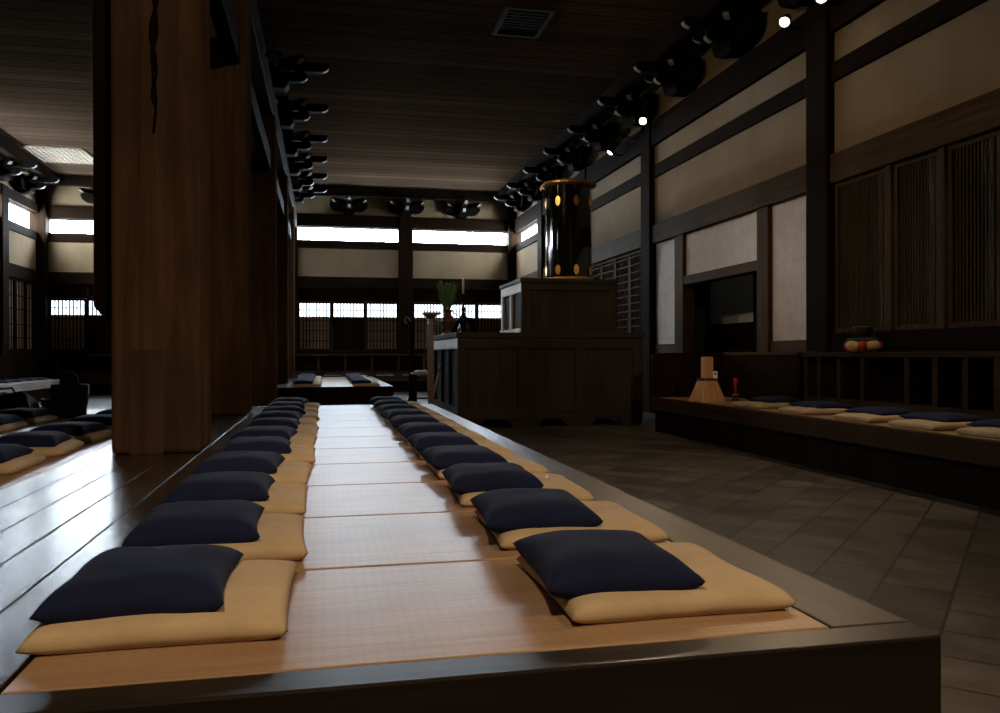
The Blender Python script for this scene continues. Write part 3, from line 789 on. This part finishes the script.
# offerings at the left edge of the altar
t = thing('flower_vase', 'dark red vase with a bunch of green twigs on the left edge of the altar', 'vase', (2.38, 16.0, HT))
q = MB(); q.lathe([(0, 0), (.12, 0), (.125, .02), (.07, .07), (.06, .11), (.14, .24), (.15, .31), (.09, .39), (.065, .44), (.10, .50), (.115, .51), (.09, .505), (.05, .44), (0, .43)], n=24); q.build('vase_body', M['redwood'], t, smooth=True)
for s in (-1, 1):
    q = MB(); q.tube([(s * .14, 0, .3), (s * .20, 0, .34), (s * .19, 0, .42), (s * .11, 0, .46)], .014); q.build('vase_handle', M['white'], t, smooth=True)
q = MB(); rn = random.Random(5)
for k in range(60):
    a = rn.uniform(0, 2 * PI); sp = rn.uniform(.02, .26); hh = rn.uniform(.35, .62)
    b = Vector((.03 * math.cos(a), .03 * math.sin(a), .46)); e = Vector((sp * math.cos(a), sp * math.sin(a), .46 + hh)); mdp = (b + e) / 2 + Vector((0, 0, .06))
    q.tube([b, mdp, e], [.006, .005, .003], 5)
    for j in range(10):
        f = .25 + .075 * j; c = b.lerp(e, f); dd = Vector((rn.uniform(-1, 1), rn.uniform(-1, 1), rn.uniform(.2, 1.2))).normalized() * rn.uniform(.05, .09)
        sd = dd.cross(Vector((rn.uniform(-1, 1), rn.uniform(-1, 1), .3))).normalized() * .012
        vs = [q.bm.verts.new(c), q.bm.verts.new(c + dd * .5 + sd), q.bm.verts.new(c + dd), q.bm.verts.new(c + dd * .5 - sd)]; q.bm.faces.new(vs)
q.build('foliage', M['leaf'], t)
t = thing('candlestick', 'black candlestick with a white candle beside the green twigs on the altar', 'candlestick', (2.66, 15.85, HT))
q = MB(); q.lathe([(0, 0), (.13, 0), (.13, .03), (.06, .06), (.04, .12), (.055, .2), (.10, .28), (.11, .34), (.05, .40), (.03, .46), (.045, .52), (.025, .58), (.022, .75), (.08, .80), (.085, .82), (0, .82)], n=24); q.build('stem', M['lacquer'], t, smooth=True)
q = MB(); q.lathe([(.02, .821), (.026, 1.12), (.012, 1.13), (0, 1.13)], n=12); q.build('candle', M['wax'], t, smooth=True)
t = thing('incense_burner', 'small dark round incense burner on the altar between vase and altar box', 'burner', (2.72, 16.12, HT))
q = MB(); q.lathe([(0, .035), (.06, .035), (.12, .09), (.13, .17), (.09, .21), (.10, .24), (.085, .24), (.07, .2), (0, .18)], n=20); q.build('bowl', M['bronze'], t, smooth=True)
for k in range(3):
    a = 2 * PI * k / 3; q = MB(); q.tube([(.08 * math.cos(a), .08 * math.sin(a), .08), (.11 * math.cos(a), .11 * math.sin(a), .04), (.10 * math.cos(a), .10 * math.sin(a), .012)], [.02, .015, .012]); q.build('leg', M['bronze'], t)

# stands between the platform and the altar
t = thing('offering_stand', 'tall red-brown wooden stand with a small flat top left of the altar', 'stand', (1.86, 14.6, 0))
q = MB(); q.box(-.05, .05, -.05, .05, .10, 1.88); q.build('post', M['redwood'], t, .008)
q = MB(); q.taper(0, 0, 1.86, 1.93, .12, .12, .24, .24); q.box(-.14, .14, -.14, .14, 1.931, 1.975); q.build('top', M['redwood'], t, .005)
for k in range(2):
    q = MB(); q.box(*((-.22, .22, -.04, .04) if k == 0 else (-.04, .04, -.22, .22)), 0, .09); q.build('foot', M['redwood'], t, .008)
t = thing('side_table', 'small dark table with a bright top standing on the floor left of the altar', 'table', (2.46, 20.2, 0))
q = MB(); q.box(-.36, .36, -.25, .25, .74, .78); q.build('table_top', M['ledge'], t, .006)
for a in (-1, 1):
    for b in (-1, 1):
        q = MB(); q.box(a * .28 - .03, a * .28 + .03, b * .19 - .03, b * .19 + .03, 0, .739); q.build('leg', M['dark'], t, .005)
q = MB(); q.box(-.25, .25, -.015, .015, .12, .16); q.build('stretcher', M['dark'], t)
t = thing('white_cloth', 'folded white cloth lying on the small side table', 'cloth', (2.36, 20.15, .78), .1)
m = pillow(.36, .30, .06, 33, .05, .5, .012); m.materials.append(M['paper']); o = bpy.data.objects.new('folds', m); COL.objects.link(o); o.parent = t
t = thing('bell_post', 'slim dark post on a spreading foot beside the small side table', 'stand', (2.12, 20.6, 0))
q = MB(); q.lathe([(0, 0), (.14, 0), (.14, .03), (.07, .09), (.055, .16), (.05, .4), (.045, 2.0), (.06, 2.04), (0, 2.06)], n=16); q.build('post', M['dark'], t, smooth=True)
q = MB(); q.tube([(0, 0, 2.03), (-.04, 0, 2.14), (-.12, 0, 2.16), (-.15, 0, 2.08), (-.10, 0, 2.0)], .014); q.build('hook', M['white'], t, smooth=True)
t = thing('wooden_staff', 'thin pale wooden staff leaning at a slant against the altar side', 'staff', (1.86, 15.05, 0))
q = MB(); q.tube([(0, 0, .01), (.235, 0, 1.0)], .018, 8); q.build('shaft', M['lightwood'], t, smooth=True)
q = MB(); q.tube([(.212, 0, .91), (.237, 0, 1.01)], .022, 8); q.build('grip', M['redwood'], t, smooth=True)

# ------------------------------------------------------------------ bags on the left strip
t = thing('tote_bag', 'black mottled tote bag with two handles standing on the left strip', 'bag', (-2.72, 9.75, P), .2)
q = MB(); v = q.box(-.17, .17, -.08, .08, 0, .36)
for k in (4, 5, 6, 7): v[k].co.x *= 1.1; v[k].co.y *= .6
bmesh.ops.subdivide_edges(q.bm, edges=q.bm.edges[:], cuts=3, use_grid_fill=True)
for vv in q.bm.verts: vv.co += Vector((noise.noise(vv.co * 7) * .02, noise.noise(vv.co * 7 + Vector((9, 0, 0))) * .02, noise.noise(vv.co * 6 + Vector((0, 7, 0))) * .02 if vv.co.z > .02 else 0))
q.build('body', M['camo'], t, smooth=True)
for s in (-1, 1):
    q = MB(); q.tube([(-.09, s * .045, .33), (-.08, s * .05, .44), (-.04, s * .05, .50), (.03, s * .05, .50), (.075, s * .05, .44), (.085, s * .045, .33)], .011); q.build('handle', M['black'], t, smooth=True)
t = thing('black_bundle', 'slumped black cloth bag left of the tote bag at the back of the left strip', 'bag', (-3.42, 10.05, P))
m = pillow(.52, .34, .26, 41, .12, .5, .05); m.materials.append(M['black']); o = bpy.data.objects.new('body', m); COL.objects.link(o); o.parent = t
q = MB(); q.tube([(-.12, -.05, .22), (-.08, -.07, .31), (.05, -.07, .32), (.1, -.05, .22)], .012); q.build('strap', M['black'], t, smooth=True)
t = thing('wicker_basket', 'low brown wicker basket between the black bag and the tote bag', 'basket', (-3.02, 10.45, P), .1)
q = MB(); q.lathe([(0, 0), (.16, 0), (.19, .10), (.20, .17), (.18, .17), (.17, .1), (.14, .03), (0, .03)], n=24); q.build('body', M['wicker'], t, smooth=True)
for k in range(4):
    q = MB(); z = .03 + .045 * k; rr = .165 + .03 * min(1, z / .1) + .003
    q.tube([(rr * math.cos(a), rr * math.sin(a), z) for a in [2 * PI * j / 24 for j in range(25)]], .012, 6); q.build('woven_band', M['wicker'], t, smooth=True)

# ------------------------------------------------------------------ spotlights on the right wall beam, plus added lamps out of view
def spotlight(x, y, z, aim, label, power, angle=70, blend=.8, g='spotlights on the right wall'):
    t = thing('spotlight', label, 'spotlight', (x, y, z), 0, g)
    d = (Vector(aim) - Vector((x, y, z))).normalized(); rot = d.to_track_quat('Z', 'Y').to_matrix().to_4x4()
    q = MB(); q.lathe([(0, -.13), (.045, -.13), (.06, -.08), (.06, .05), (.085, .06), (.085, .10), (.07, .10), (.07, .062), (0, .062)], n=20, mtx=rot); q.build('housing', M['metal'], t, smooth=False)
    q = MB(); q.lathe([(0, .064), (.068, .064), (.066, .074), (0, .078)], n=20, mtx=rot); q.build('lens', M['lamp'], t)
    q = MB(); q.tube([(0, 0, -.065), (.12, 0, -.10), (XR - x - .085, 0, -.11)] if x > 6 else [(0, 0, .05), (0, 0, ZC - z if x > 0 else .3)], .016, 8); q.build('bracket', M['metal'], t)
    L = bpy.data.lights.new('spot', 'SPOT'); L.energy = power; L.color = (1, .73, .46); L.spot_size = math.radians(angle); L.spot_blend = blend; L.shadow_soft_size = .07 if x > 6 else .2
    lo = bpy.data.objects.new('spotlight_beam', L); COL.objects.link(lo); lo.location = Vector((x, y, z)) + d * .12; lo.rotation_euler = d.to_track_quat('-Z', 'Y').to_euler()
    return t
spotlight(6.36, 15.74, 5.97, (0, 3.0, 1.2), 'lit spotlight shining straight at the camera above the entrance column', 250, angle=30)
spotlight(6.36, 16.75, 5.99, (3.4, 21.5, 3.0), 'spotlight turned sideways beside the lit one above the entrance', 350, angle=40)
spotlight(6.36, 17.60, 5.83, (4.2, 17.2, 3.0), 'farthest of the three small spotlights above the entrance, half hidden by a bracket', 120)
spotlight(6.36, 10.46, 5.92, (1.5, 5.5, .5), 'lit spotlight with a visible round lens left of the near wall column', 180, angle=80)
spotlight(6.36, 9.60, 5.90, (2.5, 4.6, .0), 'lit spotlight at the top edge of the photo right of the near wall column', 180, angle=80)
spotlight(6.36, 5.35, 5.9, (3.9, 8.6, .5), 'added spotlight on the right wall column outside the right edge of the photo', 160, angle=80)  # added lamp out of view, brightens the aisle floor
spotlight(CX + .4, -1.2, 5.7, (.5, 3.2, .5), 'added spotlight on the beam behind the camera aimed at the front cushions', 850, angle=50, g='added spotlights behind the camera')  # unseen lamp put in to warm the front cushions
spotlight(4.6, -1.6, 5.7, (.5, 3.0, .5), 'added spotlight hanging behind the camera to the right', 650, angle=46, g='added spotlights behind the camera')  # also added out of view, warms the front from the right
spotlight(3.0, -1.8, 5.7, (-.6, 6.2, 2.6), 'added spotlight hanging behind the camera aimed at the nearest column', 1150, angle=48, g='added spotlights behind the camera')  # unseen lamp put in to brighten the nearest column
spotlight(3.8, -1.9, 5.7, (3.7, 13.0, 1.2), 'added spotlight hanging behind the camera aimed down the stone aisle', 1500, angle=24, g='added spotlights behind the camera')  # added out of view to lift the altar front
spotlight(CX + .4, 8.2, 5.7, (6.7, 12.5, 4.6), 'added spotlight on the beam between the first two columns aimed at the right wall', 340, angle=75, g='added spotlights over the column row')  # added lamp, washes the upper right wall with warm light
spotlight(CX + .4, 7.2, 5.7, (6.4, 8.2, 1.5), 'added spotlight on the beam near the first column aimed at the cubby shelf', 330, angle=70, g='added spotlights over the column row')  # put in unseen to warm the shelf and bench
spotlight(CX + .4, 12.8, 5.7, (6.6, 14.5, 2.2), 'added spotlight on the beam past the second column aimed at the entrance', 300, angle=70, g='added spotlights over the column row')  # added lamp, warms the entrance bay
# ------------------------------------------------------------------ daylight
W = bpy.data.worlds.new('overcast_sky'); S.world = W; W.use_nodes = True
bg = W.node_tree.nodes['Background']; bg.inputs['Color'].default_value = (.78, .90, 1, 1); bg.inputs['Strength'].default_value = 120
def portal(side, u0, u1, z0, z1):
    L = bpy.data.lights.new('portal', 'AREA'); L.shape = 'RECTANGLE'; L.size = u1 - u0; L.size_y = z1 - z0; L.cycles.is_portal = True
    o = bpy.data.objects.new('window_portal', L); COL.objects.link(o)
    o.location = FR[side]((u0 + u1) / 2, .3, (z0 + z1) / 2)
    d = {'right': Vector((-1, 0, 0)), 'left': Vector((1, 0, 0)), 'far': Vector((0, -1, 0))}[side]
    o.rotation_euler = d.to_track_quat('-Z', 'Z').to_euler()
portal('far', XL, XR, Z_L2, 5.60); portal('far', XL, XR, 2.53, 3.03)
portal('left', 20.6, YF, Z_L2, 5.72); portal('right', 25.1, YF, Z_L2, 5.52)

# ------------------------------------------------------------------ camera
f, yaw, pitch, roll = 820.665, .210957, -.002504, -.00191
cy, sy, cp, sp_ = math.cos(yaw), math.sin(yaw), math.cos(pitch), math.sin(pitch)
F = Vector((sy * cp, cy * cp, sp_)); Rr = Vector((cy, -sy, 0)); U = Rr.cross(F)
R2 = math.cos(roll) * Rr + math.sin(roll) * U; U2 = -math.sin(roll) * Rr + math.cos(roll) * U
cam = bpy.data.cameras.new('camera'); co = bpy.data.objects.new('camera', cam); COL.objects.link(co)
mx = Matrix((R2, U2, -F)).transposed().to_4x4(); mx.translation = Vector((0, 0, 1.22)); co.matrix_world = mx
cam.sensor_fit = 'HORIZONTAL'; cam.sensor_width = 36; cam.lens = f * 36 / 1000; cam.clip_start = .05
S.camera = co
S.view_settings.view_transform = 'Standard'; S.view_settings.look = 'None'; S.view_settings.gamma = 1; S.view_settings.exposure = -.5
S.view_settings.use_curve_mapping = False
c = S.cycles
c.use_denoising = True; c.max_bounces = 8; c.diffuse_bounces = 5; c.glossy_bounces = 4; c.sample_clamp_indirect = 6; c.caustics_reflective = False; c.caustics_refractive = False
